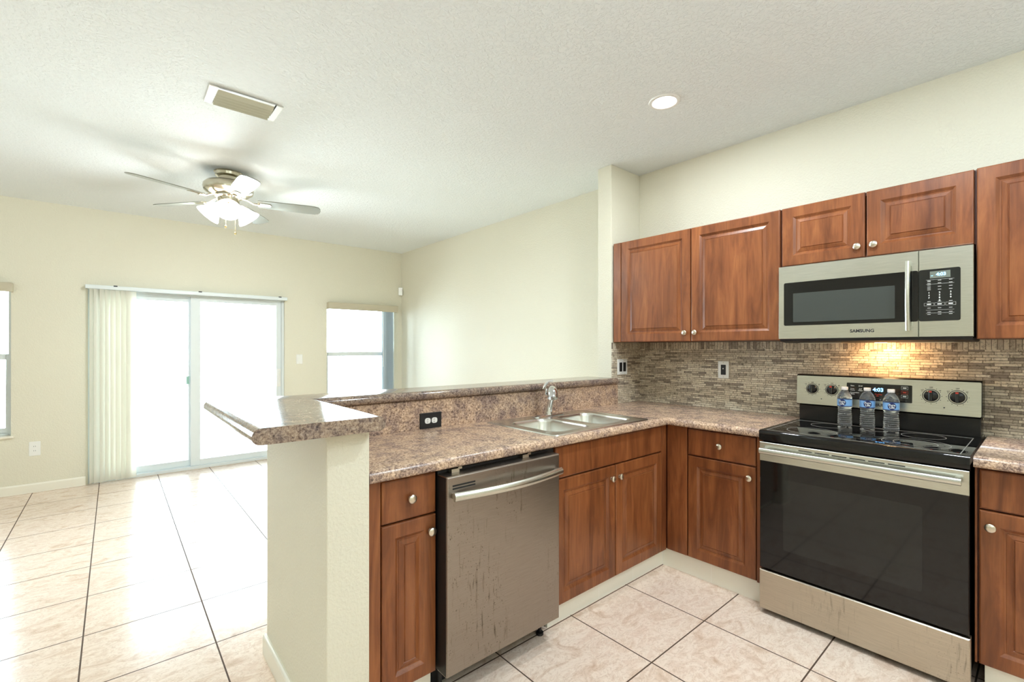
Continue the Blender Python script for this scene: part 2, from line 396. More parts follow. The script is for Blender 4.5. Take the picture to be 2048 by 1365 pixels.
m = MB().prism([(.505, 1.475), (.645, 1.475), (.645, 2.115), (2.79, 2.115), (2.79, 2.218), (.505, 2.218)], 'Z', 0, 1.061)
m.build('wall_peninsula', M['wall'], kind='structure', bevel=.004)
box('patio', -8, 9, YD + .14, 14, -.12, -.04, M['patio'], kind='structure')
# baseboards: a plank with an eased top edge
def baseboard(name, side, plane, u0, u1, h=.085, t=.014):
    m = MB(); prof = [(0, 0), (t, 0), (t, h - .012), (t * .75, h - .004), (t * .4, h), (0, h)]
    m.loft([[P3(side, plane, u, z, d) for d, z in prof] for u in (u0, u1)]); return m.build(name, M['white_trim'], kind='structure')
baseboard('baseboard_far', 'Y', YD, -3.6, -.205); baseboard('baseboard_middle', 'Y', YD, 1.6, XR - .015)
baseboard('baseboard_peninsula', 'X', .505, 1.475, 2.232)
m = MB(); m.prism([(2.218, 0), (2.232, 0), (2.232, .073), (2.224, .085), (2.218, .085)], 'X', .505, 2.79); m.build('baseboard_bar', M['white_trim'], kind='structure')
baseboard('baseboard_right', 'X', XR, 2.24, YD)
# stone mosaic on the kitchen wall
XT = 3.138
box('wall_mosaic', XT, XR, -.9, 2.115, .9, 1.322, M['mosaic_y'], kind='structure')
box('wall_mosaic_border', XT - .0005, XR, -.9, 2.115, 1.322, 1.372, M['soldier_y'], kind='structure')
box('wall_mosaic_return', 2.792, XT, 2.104, 2.115, .9, 1.322, M['mosaic_x'], kind='structure')
box('wall_mosaic_return_border', 2.792, XT, 2.1035, 2.115, 1.322, 1.369, M['soldier_x'], kind='structure')
# tiled toe kicks
box('trim_1', .66, .925, 1.556, 1.572, 0, .108, M['toe'], kind='structure')
box('trim_2', 1.56, 2.574, 1.556, 1.572, 0, .108, M['toe'], kind='structure')
box('trim_3', 2.560, 2.574, .965, 1.556, 0, .112, M['toe'], kind='structure')
box('trim_4', 2.560, 2.574, -.9, .164, 0, .108, M['toe'], kind='structure')

# ------------------------------------------------------------------ sliding door and windows
def bars(parts, mat, name, parent, bevel=.003):
    m = MB()
    for b in parts: m.box(*b)
    return m.build(name, mat, parent, bevel=bevel)
fr = M['white_frame']
y0, y1 = YD + .03, YD + .12
d1 = bpy.data.objects.new('door_1', None); C.objects.link(d1); d1.location = (.7, YD + .07, 0); d1['kind'] = 'structure'
bars([(DX0, DX0 + .03, y0, y1, 0, DZ), (DX1 - .03, DX1, y0, y1, 0, DZ), (DX0 + .03, DX1 - .03, y0, y1, DZ - .03, DZ), (DX0 + .03, DX1 - .03, y0 - .015, y1, 0, .03)], fr, 'door_frame', d1)
def leaf(x0, x1, ya, yb, sl, sr, zb, zt, top):
    o = bars([(x0, x0 + sl, ya, yb, zb, top), (x1 - sr, x1, ya, yb, zb, top), (x0 + sl, x1 - sr, ya, yb, zb, zb + .065), (x0 + sl, x1 - sr, ya, yb, zt, top)], fr, 'sliding_panel', d1)
    MB().box(x0 + sl, x1 - sr, (ya + yb) / 2 - .002, (ya + yb) / 2 + .002, zb + .065, zt).build('pane', M['pane'], o); return o
lf = leaf(DX0 + .03, .70, YD + .085, YD + .115, .07, .075, .032, 1.835, DZ - .03)
rf = leaf(.640, DX1 - .03, YD + .045, YD + .075, .09, .052, .032, 1.845, DZ - .03)
MB().box(.605, .632, YD + .072, YD + .086, .93, 1.02).build('latch', plain('pale_green_latch', (150, 190, 176), .4), lf, bevel=.003)
m = MB(); m.box(1.505, 1.552, YD + .034, YD + .046, .86, 1.075); m.box(1.515, 1.528, YD + .012, YD + .034, .88, 1.055); m.build('pull_handle', M['white_plastic'], rf, bevel=.004)
def window(name, x0, x1):
    w = bpy.data.objects.new(name, None); C.objects.link(w); w.location = ((x0 + x1) / 2, YD + .1, WZ0); w['kind'] = 'structure'
    f = .022
    bars([(x0, x0 + f, YD + .07, YD + .13, WZ0, WZ1), (x1 - f, x1, YD + .07, YD + .13, WZ0, WZ1), (x0 + f, x1 - f, YD + .07, YD + .13, WZ1 - f, WZ1), (x0 + f, x1 - f, YD + .07, YD + .13, WZ0, WZ0 + f)], fr, 'window_frame', w)
    s = bars([(x0 + f, x0 + f + .018, YD + .075, YD + .098, WZ0 + f, 1.275), (x1 - f - .018, x1 - f, YD + .075, YD + .098, WZ0 + f, 1.275), (x0 + f + .018, x1 - f - .018, YD + .07, YD + .098, 1.223, 1.275), (x0 + f + .018, x1 - f - .018, YD + .075, YD + .098, WZ0 + f, WZ0 + f + .045)], fr, 'lower_sash', w)
    MB().box(x0 + f + .018, x1 - f - .018, YD + .085, YD + .089, WZ0 + f + .045, 1.223).build('pane', M['pane'], s)
    MB().box(x0 + f, x1 - f, YD + .108, YD + .112, 1.245, WZ1 - f).build('pane', M['pane'], w)
    MB().box(x0 - .02, x1 + .02, YD - .02, YD + .07, WZ0 - .018, WZ0 + .002).build('window_sill', M['white_trim'], w, bevel=.004)
window('window_1', 2.09, 3.03); window('window_2', -1.64, -.70)

# blinds
vb = thing('vertical_blind', (.0, YD - .06, 1.9), 'ivory vertical blind drawn open to the left side of the sliding glass door', 'blind')
m = MB(); m.box(-.206, 1.597, YD - .075, YD - .001, 1.905, 1.942); m.build('headrail', M['white_frame'], vb, bevel=.003)
for x in (.0, .70, 1.50): box('mounting_clip', x, x + .03, YD - .078, YD - .02, 1.935, 1.946, M['grey_ink'], vb)
def vane(parent, x, y, ang, w, z0, z1, mat, bow=.006):
    m = MB(); n = 6; a = []; c, s = math.cos(ang), math.sin(ang)
    for th in (-.0007, .0007):
        a.append([])
        for k in range(n + 1):
            t = (k / n - .5) * w; b = bow * (1 - (2 * k / n - 1) ** 2) + th; a[-1].append((x + t * c - b * s, y + t * s + b * c))
    prof = a[0] + a[1][::-1]; m.prism(prof, 'Z', z0, z1); return m.build('vane', mat, parent, smooth=True)
for k in range(8):
    g = (0 if k < 3 else 1 if k < 5 else 2); x = -.148 + k * .0405
    vane(vb, x, YD - .052 + .005 * g - .0015 * (k % 3), math.radians((34, 28, 22)[g] + (3, -2, 1)[k % 3]), .086 if k else .07, .02 + (.006 if g == 1 else 0), 1.903, M['vane'], .006)
wb = thing('window_blind', (2.57, YD - .05, 1.9), 'beige valance with grey blue vanes gathered right on the window beside the sliding door', 'blind')
m = MB(); m.box(2.088, 3.056, YD - .085, YD - .078, 1.832, 1.92); m.box(2.088, 2.096, YD - .078, YD - .001, 1.832, 1.92); m.box(3.048, 3.056, YD - .078, YD - .001, 1.832, 1.92); m.box(2.096, 3.048, YD - .078, YD - .001, 1.912, 1.92)
m.build('valance', M['valance'], wb, bevel=.003)
box('headrail', 2.1, 3.04, YD - .06, YD - .02, 1.86, 1.895, M['white_frame'], wb)
for k in range(7): vane(wb, 2.862 + k * .0165, YD - .04, math.radians(random.uniform(108, 122)), .085, .56, 1.862, M['vane_grey'], .008)
m = MB(); m.tube([(2.835, YD - .07, 1.85), (2.835, YD - .07, 1.07)], .004, 8); m.build('wand', M['white_plastic'], wb, smooth=True)
m = MB(); m.box(-1.66, -.684, YD - .06, YD - .053, 1.832, 1.912); m.box(-.692, -.684, YD - .053, YD - .001, 1.832, 1.912); m.box(-1.66, -1.652, YD - .053, YD - .001, 1.832, 1.912); m.box(-1.652, -.692, YD - .053, YD - .001, 1.904, 1.912)
tag(m.build('window_valance', M['valance'], bevel=.003, origin=(-1.17, YD - .05, 1.83)), 'beige valance over the cropped window at the photo edge beyond the white wall outlet', 'valance')

# ------------------------------------------------------------------ wall plates and detector
def duplex(parent, side, plane, u, v, plate_mat, dev_mat, slot_mat, wide=.07, high=.115, horiz=False):
    w, h = (high, wide) if horiz else (wide, high)
    plate(side, plane, u - w / 2, u + w / 2, v - h / 2, v + h / 2, .004, 0, .006, .002).build('cover_plate', plate_mat, parent)
    for s in (-1, 1):
        du, dv = (s * .02, 0) if horiz else (0, s * .02)
        r = plate(side, plane, u + du - .0165, u + du + .0165, v + dv - .014, v + dv + .014, .011, .005, .0085).build('receptacle', dev_mat, parent)
        mm = MB()
        for k in (-1, 1):
            a, b = (0, k * .0055) if horiz else (k * .0055, 0)
            q = (.0045, .0012) if horiz else (.0012, .0045); off = (-.002, 0) if horiz else (0, .002)
            p0 = P3(side, plane, u + du + a + off[0] - q[0], v + dv + b + off[1] - q[1], .0083); p1 = P3(side, plane, u + du + a + off[0] + q[0], v + dv + b + off[1] + q[1], .0089)
            mm.box(min(p0[0], p1[0]), max(p0[0], p1[0]), min(p0[1], p1[1]), max(p0[1], p1[1]), p0[2], p1[2])
        mm.build('slot', slot_mat, r)
o = thing('wall_outlet', (-.55, YD, .40), 'white duplex outlet low on the cream wall left of the blinds', 'outlet')
duplex(o, 'Y', YD, -.55, .402, M['white_plastic'], M['white_plastic'], M['grey_ink'], .075, .13)
o = thing('wall_outlet', (1.247, 2.10, .953), 'black duplex outlet lying sideways on the laminate backsplash', 'outlet')
duplex(o, 'Y', 2.098, 1.247, .954, M['black_matte'], M['white_plastic'], M['grey_ink'], .082, .128, True)
def decora(name, side, plane, u, v, w, h, devs, label, cat, mat_dev):
    o = thing(name, P3(side, plane, u, v, 0), label, cat)
    plate(side, plane, u - w / 2, u + w / 2, v - h / 2, v + h / 2, .003, 0, .006, .002).build('cover_plate', M['white_plastic'], o)
    for du in devs: plate(side, plane, u + du - .0165, u + du + .0165, v - .034, v + .034, .002, .005, .0085, .001).build('rocker', mat_dev, o)
    for du in devs:
        for s in (-1, 1): MB().lathe([(.003, 0), (.003, .001), (.001, .0015)], P3(side, plane, u + du, v + s * .049, .006), '-Y' if side == 'Y' else '-X', 10).build('screw', M['nickel'], o)
    return o
decora('light_switch', 'Y', YD, 1.755, 1.19, .072, .118, (0,), 'white rocker switch on the wall between sliding door and window', 'switch', M['white_plastic'])
decora('light_switch', 'Y', 2.1035, 2.905, 1.187, .118, .116, (-.023, .023), 'white double plate with two black rockers on the mosaic return', 'switch', M['black_matte'])
o = decora('wall_outlet', 'X', XT, 1.443, 1.182, .074, .117, (0,), 'white plate with one black outlet on the mosaic beneath the two tall doors', 'outlet', M['black_matte'])
MB().lathe([(.004, 0), (.004, .0015), (.001, .002)], (XT - .0085, 1.443, 1.19), '-X', 10).build('button', M['white_plastic'], o)
o = thing('motion_detector', (3.12, YD - .03, 2.08), 'small white motion detector high in the far room corner', 'detector')
ax = Matrix.Rotation(math.radians(-40), 4, 'Z')
m = MB(); pts = rounded(-.03, .03, -.06, .06, .012)
m.loft([[Vector((3.118, YD - .035, 2.137)) + ax @ Vector((a * f, d, b * f)) for a, b in pts] for d, f in ((.03, .9), (-.012, 1), (-.022, .85))]); m.build('housing', M['white_plastic'], o)
m = MB(); m.loft([[Vector((3.118, YD - .035, 2.115)) + ax @ Vector((a, d, b)) for a, b in rounded(-.02, .02, -.022, .022, .006)] for d in (-.02, -.0245)]); m.build('lens', plain('detector_lens', (226, 228, 222), .3), o)

# ------------------------------------------------------------------ counters, bar top
def nose(front, z0, z1, r=.02, n=8):
    """(depth, z) of a rounded front edge, depth grows to the back"""
    pts = []; 
    for k in range(n + 1):
        a = PI / 2 + PI / 2 * k / n; pts.append((front + r + r * math.cos(a), z1 - r + r * math.sin(a)))
    r2 = min(.012, (z1 - z0) - r)
    for k in range(n + 1):
        a = PI + PI / 2 * k / n; pts.append((front + r2 + r2 * math.cos(a), z0 + r2 + r2 * math.sin(a)))
    return pts
CZ0, CZ1 = .872, .914
FY, FX = 1.476, 2.494
m = MB(); prof = nose(0, CZ0, CZ1); n_ = len(prof); dback = .03
prof = prof + [(dback, CZ0), (dback, CZ1)]
# front edge swept along x, mitred in the inner corner, then along y
path = [lambda d, z: (.647, FY + d, z), lambda d, z: (FX + d, FY + d, z), lambda d, z: (FX + d, .9575, z)]
m.loft([[f(d, z) for d, z in prof] for f in path])
yb, xb = 2.104, XT
SX0, SX1, SY0, SY1 = 1.578, 2.340, 1.520, 2.030
for b in ((.647, SX0, FY + dback, yb), (SX0, SX1, FY + dback, SY0), (SX0, SX1, SY1, yb), (SX1, FX + dback, FY + dback, yb), (FX + dback, xb, FY + dback, yb), (FX + dback, xb, .9575, FY + dback)):
    m.box(*b, CZ0, CZ1)
tag(m.build('countertop', M['granite'], smooth=True, angle=30, origin=(1.6, 1.8, CZ0)), 'brown granite look L-shaped countertop around the sink up to the range', 'countertop')
m = MB(); m.loft([[(FX + d, y, z) for d, z in prof] for y in (.191, -.9)]); m.box(FX + dback, xb, -.9, .191, CZ0, CZ1); tag(m.build('countertop', M['granite'], smooth=True, angle=30, origin=(2.8, -.2, CZ0)), 'short brown granite look countertop between the range and the photo edge', 'countertop')
tag(box('backsplash_panel', .647, 2.845, 2.097, 2.1145, .9145, 1.0605, M['granite'], origin=(1.7, 2.1, .9145)), 'brown granite look laminate strip behind the sink below the bar ledge', 'backsplash')
BZ0, BZ1 = 1.062, 1.109
m = MB()
r = (BZ1 - BZ0) / 2
def half_round(n=10): return [(r - r * math.sin(PI * k / n), BZ0 + r - r * math.cos(PI * k / n)) for k in range(n + 1)]   # d from the outer edge
hr = half_round()
out = [(.283, 1.41), (.672, 1.41), (.672, 2.075), (2.825, 2.075), (2.825, 2.1025), (2.788, 2.1025), (2.788, 2.335), (.283, 2.295)]
def corner_path(pts, rad, ns=6):
    """outline with eased corners; each point carries whether the edge after it is a plain cut"""
    res = []; n = len(pts)
    for i in range(n):
        p0, p, p1 = Vector(pts[i - 1]), Vector(pts[i]), Vector(pts[(i + 1) % n]); q = rad[i]; cut = i in (0, 3, 4, 5, 6)
        if q < 1e-4: res.append((p, cut)); continue
        a = (p0 - p).normalized(); b = (p1 - p).normalized(); s_ = p + a * q; e_ = p + b * q
        for k in range(ns + 1):
            t = k / ns; res.append((s_ * (1 - t) ** 2 + p * (2 * t * (1 - t)) + e_ * t ** 2, cut))
    return res
op = corner_path(out, [0, 0, 0, 0, 0, 0, 0, 0])
def inset(pts, d):
    n = len(pts); res = []
    for i in range(n):
        p0, c0 = pts[i - 1]; p, c1 = pts[i]; p1 = pts[(i + 1) % n][0]; a = (p - p0).normalized(); b = (p1 - p).normalized()
        na, nb = Vector((-a.y, a.x)), Vector((-b.y, b.x)); da, db = (0 if c0 else d), (0 if c1 else d)
        det = na.x * nb.y - na.y * nb.x
        if abs(det) < 1e-3: res.append(p + na * da); continue
        res.append(p + Vector(((da * nb.y - db * na.y) / det, (na.x * db - nb.x * da) / det)))
    return res
rg = []
for d, z in hr: rg.append([(q.x, q.y, z) for q in inset(op, d)])
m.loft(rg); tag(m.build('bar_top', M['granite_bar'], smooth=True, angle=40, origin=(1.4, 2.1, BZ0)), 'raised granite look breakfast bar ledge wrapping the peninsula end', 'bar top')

# ------------------------------------------------------------------ cabinets
BF = 1.529            # carcass front, doors stand T proud of it (face at 1.51)
BX = 2.549
def carcass(parent, side, front, u0, u1, v0, v1, back, rails=(), open_top=True):
    """box of panels with a face frame"""
    m = MB(); t = .016
    def bx(ua, ub, da, db, va, vb):
        p, q = P3(side, 0, ua, va, -da), P3(side, 0, ub, vb, -db); m.box(min(p[0], q[0]), max(p[0], q[0]), min(p[1], q[1]), max(p[1], q[1]), va, vb)
    bx(u0, u0 + t, front, back, v0, v1); bx(u1 - t, u1, front, back, v0, v1); bx(u0 + t, u1 - t, front, back, v0, v0 + t); bx(u0 + t, u1 - t, back - .006, back, v0 + t, v1)
    if not open_top: bx(u0 + t, u1 - t, front, back, v1 - t, v1)
    for a, b in rails: bx(u0 + t, u1 - t, front, front + .018, a, b)
    return m.build('cabinet_box', M['wood_in'], parent)
WOOD = M['wood']
def door(parent, side, plane, u0, u1, v0, v1, ku=None, kv=None, fw=.055):
    o = raised(side, plane, u0, u1, v0, v1, fw).build('door', WOOD, parent)
    if ku is not None: knob(side, plane, ku, kv, o)
    return o
def drawer(parent, side, plane, u0, u1, v0, v1, ku=None, kv=None, name='drawer'):
    o = slab(side, plane, u0, u1, v0, v1).build(name, WOOD, parent)
    if ku is not None: knob(side, plane, ku, kv, o)
    return o
def filler(parent, side, plane, u0, u1, v0, v1, d=.016):
    p, q = P3(side, plane, u0, v0, d), P3(side, plane, u1, v1, 0)
    return MB().box(min(p[0], q[0]), max(p[0], q[0]), min(p[1], q[1]), max(p[1], q[1]), v0, v1).build('filler_strip', WOOD, parent, bevel=.0015)
TOP = .868
c = thing('base_cabinet', (.79, 1.8, .11), 'narrow cherry base cabinet with drawer and door between wall end and dishwasher', 'cabinet')
carcass(c, 'Y', BF, .648, .922, .112, TOP, 2.09, [(.69, .72), (.845, TOP)])
filler(c, 'Y', BF, .648, .701, .112, TOP); drawer(c, 'Y', BF, .705, .922, .712, .862, .815, .786); door(c, 'Y', BF, .705, .922, .112, .706, .897, .647, .05)
c = thing('base_cabinet', (2.05, 1.8, .11), 'cherry sink base cabinet with plain false front and two doors', 'cabinet')
carcass(c, 'Y', BF, 1.566, 2.545, .112, .73, 2.09, [(.69, .72)])
drawer(c, 'Y', BF, 1.570, 2.478, .712, .862, name='false_front')
door(c, 'Y', BF, 1.570, 2.027, .112, .706, 1.993, .64); door(c, 'Y', BF, 2.033, 2.478, .112, .706, 2.062, .64)
filler(c, 'Y', BF, 2.482, 2.532, .112, TOP, .017)
c = thing('base_cabinet', (2.8, 1.2, .11), 'cherry corner base cabinet with drawer and door left of the range', 'cabinet')
carcass(c, 'X', BX, .962, 1.526, .112, TOP, 3.12, [(.69, .72), (.845, TOP)])
filler(c, 'X', BX, 1.379, 1.505, .118, TOP, .017); filler(c, 'X', BX, .962, .992, .112, TOP, .017)
drawer(c, 'X', BX, .996, 1.373, .712, .862, 1.184, .787); door(c, 'X', BX, .996, 1.373, .118, .706, 1.027, .647)
c = thing('base_cabinet', (2.8, -.2, .11), 'cherry base cabinet right of the range at the right edge', 'cabinet')
carcass(c, 'X', BX, -.9, .19, .112, TOP, 3.12, [(.69, .72), (.845, TOP)])
filler(c, 'X', BX, .183, .190, .112, TOP, .017)
drawer(c, 'X', BX, -.29, .178, .712, .862, -.05, .787); door(c, 'X', BX, -.29, .178, .112, .706, .147, .647); drawer(c, 'X', BX, -.8, -.296, .712, .862, -.5, .787); door(c, 'X', BX, -.8, -.296, .112, .706, -.33, .647)
UX = 2.819
def upper(label, u0, u1, v0, v1, doors, fill=None):
    c = thing('wall_cabinet', (3.0, (u0 + u1) / 2, v0), label, 'cabinet')
    carcass(c, 'X', UX, u0, u1, v0, v1, XT - .002 if v0 < 1.4 else XR - .001, open_top=False)
    for (a, b, k) in doors: door(c, 'X', UX, a, b, v0, v1, k, v0 + .055)
    if fill: filler(c, 'X', UX, fill[0], fill[1], v0, v1, .018)
    return c
upper('cherry wall cabinet with two tall doors next to the wing wall', .972, 2.103, 1.373, 2.098, [(1.503, 2.036, 1.537), (.976, 1.497, 1.468)], (2.040, 2.103))
upper('short two-door cherry wall cabinet above the microwave', .2085, .9705, 1.778, 2.098, [(.593, .966, .623), (.2125, .587, .557)])
upper('tall cherry wall cabinet right of the microwave at the right edge', -.62, .207, 1.369, 2.100, [(-.25, .203, None), (-.61, -.256, -.29)])

# ------------------------------------------------------------------ dishwasher
d = thing('dishwasher', (1.23, 1.75, 0), 'stainless dishwasher with curved bar handle and drip marks', 'dishwasher')
box('tub', .930, 1.556, 1.512, 2.08, .11, .862, M['black_matte'], d)
m = MB(); rings(m, 'Y', 1.510, .928, 1.525, .112, .852, [(0, 0), (0, .06), (.002, .0655), (.005, .067)]); m.build('door_panel', M['steel_dw'], d, label='water marked stainless front')
m = MB(); m.box(.927, .9285, 1.452, 1.508, .116, .848); m.build('side_edge', M['black_matte'], d)
for z in (.806, .817): box('vent_slot', .952, 1.055, 1.4415, 1.4435, z - .0028, z + .0028, M['black_matte'], d)
pth = []; xs0, xs1 = .945, 1.512
for k in range(25):
    t = k / 24; x = xs0 + (xs1 - xs0) * t; pth.append((x, 1.443 - .022 - .034 * math.sin(PI * t), .782))
h = MB().tube(pth, .0135, 14, flat=1.25).build('handle', M['steel'], d, smooth=True)
for x in (xs0 + .012, xs1 - .012): box('handle_post', x - .009, x + .009, 1.418, 1.4435, .772, .792, M['steel_dw_clean'], h, bevel=.002)
for x in (.995, 1.36):
    m = MB(); m.box(x - .018, x + .018, 1.487, 1.511, .852, .866); m.box(x + .012, x + .03, 1.487, 1.505, .862, .871); m.build('mounting_bracket', M['nickel'], d, bevel=.001)
box('kick_plate', .935, 1.545, 1.565, 1.575, .018, .11, M['black_matte'], d)
for x in (.96, 1.50): MB().lathe([(.017, 0), (.017, .012), (.008, .014), (.008, .11)], (x, 1.545, 0), 'Z', 14).build('foot', M['black_matte'], d, smooth=True)

# ------------------------------------------------------------------ range
R0, R1 = .197, .955
rg_ = thing('range', (2.78, .575, 0), 'freestanding stainless electric range with black glass cooktop and oven door', 'range')
box('body', 2.512, 3.06, R0 + .004, R1 - .004, .05, .866, M['black'], rg_)
m = MB(); xf = 2.462; zt = .918
prf = [(3.02, zt), (xf + .012, zt)] + [(xf + .012 - .012 * math.sin(a), zt - .012 + .012 * math.cos(a)) for a in (PI / 6, PI / 3, PI / 2)] + [(xf + .002, .868), (xf + .006, .866), (3.02, .866)]
m.prism(prf, 'Y', R0, R1); ck = m.build('cooktop', M['black_glass'], rg_, smooth=True, angle=50)
m = MB(); zz = .9184
m.box(2.49, 2.4925, .225, .93, zz - .001, zz + .0004); m.box(2.965, 2.9675, .225, .93, zz - .001, zz + .0004); m.box(2.4925, 2.965, .225, .2275, zz - .001, zz + .0004); m.box(2.4925, 2.965, .9275, .93, zz - .001, zz + .0004); m.build('glass_edge', M['ring'], ck)
for (x, y, rr) in ((2.62, .77, .105), (2.87, .765, .078), (2.63, .38, .115), (2.63, .38, .075), (2.865, .385, .08), (2.90, .575, .055)):
    MB().lathe([(rr, 0), (rr, .0004), (rr - .0022, .0004), (rr - .0022, 0)], (x, y, .9181), 'Z', 56, caps=False).build('burner_ring', M['ring'], ck)
# backguard
bgd = MB(); bgd.prism([(3.022, .915), (3.022, 1.006), (3.128, 1.006), (3.128, .915)], 'Y', .205, .950); bgd.build('backguard_base', M['black'], rg_, bevel=.004)
m = MB(); m.prism([(3.0, 1.011), (3.01, 1.006), (3.128, 1.006), (3.128, 1.170), (3.105, 1.178), (3.018, 1.178), (3.010, 1.172)], 'Y', .200, .957); bk = m.build('backguard', M['black'], rg_)
sl = lambda z: 3.0 + .010 * (z - 1.011) / .161
def bgp(name, u0, u1, v0, v1, r, d0, d1, mat, par):
    pts = rounded(u0, u1, v0, v1, r); m = MB(); m.loft([[(sl(b) - dd, a, b) for a, b in pts] for dd in (d0, d1)]); return m.build(name, mat, par)
cp = bgp('control_panel', .203, .956, 1.012, 1.171, .006, -.001, .002, M['steel'], rg_)
dp = bgp('display_panel', .445, .716, 1.055, 1.143, .004, .0015, .0032, M['panel_black'], rg_)
fnx = lambda d_: (lambda u, v, a, b: (sl(v + b) - d_, u - a, v + b))
words([('4:03', .580, 1.112, .026, .0006)], fnx(.0037)).build('clock_digits', M['led'], dp)
it = []
for (t_, u, v) in (('Bake', .690, 1.128), ('Broil', .655, 1.128), ('Keep', .690, 1.112), ('Warm', .690, 1.104), ('Self', .655, 1.112), ('Clean', .655, 1.104), ('Convection', .680, 1.092), ('Bake', .688, 1.084)): it.append((t_, u, v, .0085, .0002))
words(it, fnx(.0036)).build('lettering', M['white_ink'], dp)
words([('^', .518, 1.118, .0085, .0002)], fnx(.0036)).build('arrow_mark', M['white_ink'], dp)
words([('Cooktop', .578, 1.089, .008, .0002), ('On', .582, 1.081, .008, .0002)], fnx(.0036)).build('warning_lettering', M['red_ink'], dp)
for v, mt in ((1.128, 'white_ink'), (1.106, 'red_ink'), (1.086, 'white_ink')):
    m = MB(); u = .474
    for a, b, c_, e in ((u - .013, u + .013, v + .0072, v + .008), (u - .013, u + .013, v - .008, v - .0072), (u - .013, u - .0122, v - .008, v + .008), (u + .0122, u + .013, v - .008, v + .008), (u - .007, u + .007, v - .003, v + .003)):
        m.box(sl(v) - .0037, sl(v) - .003, a, b, c_, e)
    m.build('touch_button', M[mt], dp)
words([('SAMSUNG', .580, 1.034, .019, .0006)], fnx(.0024)).build('logo', M['grey_ink'], cp)
for i, (u, mark) in enumerate(((.878, 0), (.784, 1), (.375, 1), (.282, 1))):
    v = 1.098; rk = .0245 if i < 2 else .0265
    w_ax = Vector((-.998, 0, .062)); ax3 = (Vector((0, 1, 0)), Vector((.062, 0, .998)), w_ax); org = Vector((sl(v) - .002, u, v))
    MB().lathe([(rk + .0065, 0), (rk + .0065, .0006), (rk + .0035, .0006), (rk + .0035, 0)], org, ax3, 32, caps=False).build('dial_ring', M['grey_ink'], cp)
    k_ = MB().lathe([(rk, 0), (rk, .008), (rk - .003, .0135), (rk - .005, .0145), (0, .0148)], org, ax3, 32).build('control_knob', M['black'], rg_, smooth=True)
    m = MB(); q = [org + ax3[0] * a + ax3[1] * b + w_ax * c_ for c_ in (.012, .024) for a, b in ((-.0065, -rk + .002), (.0065, -rk + .002), (.0065, rk - .002), (-.0065, rk - .002))]
    m.loft([q[:4], q[4:]]); m.build('grip', M['panel_black'], k_, bevel=.002)
    if mark:
        q = [org + ax3[0] * a + ax3[1] * b + w_ax * c_ for c_ in (.023, .0247) for a, b in ((-.005, rk - .011), (.005, rk - .011), (.005, rk - .003), (-.005, rk - .003))]
        m = MB(); m.loft([q[:4], q[4:]]); m.build('pointer', M['red_ink'], k_)
    m = MB()
    for kk in range(12):
        a = math.radians(90 + 30 * kk)
        if kk in (0,): continue
        p = org + ax3[0] * (math.cos(a) * (rk + .012)) + ax3[1] * (math.sin(a) * (rk + .012)); m.box(p.x - .0006, p.x + .0008, p.y - .0014, p.y + .0014, p.z - .0014, p.z + .0014)
    m.build('dial_marks', M['grey_ink'], cp)
for i, u in enumerate((.878, .784, .375, .282)):
    for w__, du, v in (('OFF', 0, 1.134 if i < 2 else 1.138), ('HI', -.032, 1.124), ('LO', .032, 1.124)): words([(w__, u + du, v, .0075, .0002)], fnx(.0025)).build('dial_lettering', M['grey_ink'], cp)
for u in (.833, .328): MB().lathe([(.003, 0), (.003, .001), (0, .0012)], (sl(1.045) - .002, u, 1.045), '-X', 12).build('indicator_lamp', M['grey_ink'], cp)
# oven door and drawer
m = MB(); rings(m, 'X', 2.509, R0 + .002, R1 - .002, .229, .858, [(0, 0), (0, .038), (.003, .042)]); od = m.build('oven_door', M['oven_glass'], rg_)
m = MB(); rings(m, 'X', 2.4668, R0 + .002, R1 - .002, .766, .860, [(0, -.03), (0, .001), (.002, .003)]); sp_ = m.build('door_trim', M['steel'], od)
for k in range(6): y = .75 - k * .067; box('vent_slot', 2.4632, 2.4642, y - .028, y + .028, .8405, .8445, M['black_matte'], od)
pth = [(2.428, .938 - (.938 - .218) * k / 20, .822) for k in range(21)]
hd = MB().tube(pth, .0135, 16, flat=1.1).build('handle', M['steel'], od, smooth=True)
for y in (.925, .231): box('handle_post', 2.428, 2.466, y - .008, y + .008, .812, .832, M['steel'], od, bevel=.002)
plate('X', 2.467, .335, .845, .345, .69, .01, 0, .0006).build('window', plain('oven_window_mesh', (26, 27, 26), .06), od)
m = MB(); rings(m, 'X', 2.509, R0, R1, .024, .219, [(0, 0), (0, .038), (.004, .043)]); m.build('storage_drawer', M['steel_drawer'], rg_)
for (x, y) in ((2.56, .90), (2.56, .25), (3.0, .9), (3.0, .25)): MB().lathe([(.022, 0), (.024, .004), (.022, .012), (.01, .014), (.01, .05)], (x, y, 0), 'Z', 16).build('foot', M['black_matte'], rg_, smooth=True)

# ------------------------------------------------------------------ microwave
U0, U1, MZ0, MZ1, MX = .211, .970, 1.375, 1.771, 2.764
mw = thing('microwave', (2.95, .59, MZ0), 'stainless over-the-range microwave with black window and vertical handle', 'microwave')
box('body', 2.80, XT - .002, U0 + .003, U1 - .003, MZ0, MZ1, M['black'], mw)
m = MB(); rings(m, 'X', 2.80, .389, U1, MZ0 + .004, MZ1, [(0, 0), (0, .034), (.002, .036)]); md = m.build('door', M['steel'], mw)
m = MB(); rings(m, 'X', 2.80, U0, .387, MZ0 + .004, MZ1, [(0, 0), (0, .034), (.002, .036)]); mp_ = m.build('control_panel', M['steel'], mw)
wi = plate('X', MX, .3895, .943, 1.450, 1.681, .008, 0, .0014).build('window_frame', M['black_glass'], md)
plate('X', MX - .0014, .471, .898, 1.468, 1.622, .003, 0, .0006).build('window', M['win_grey'], md)
pth = []
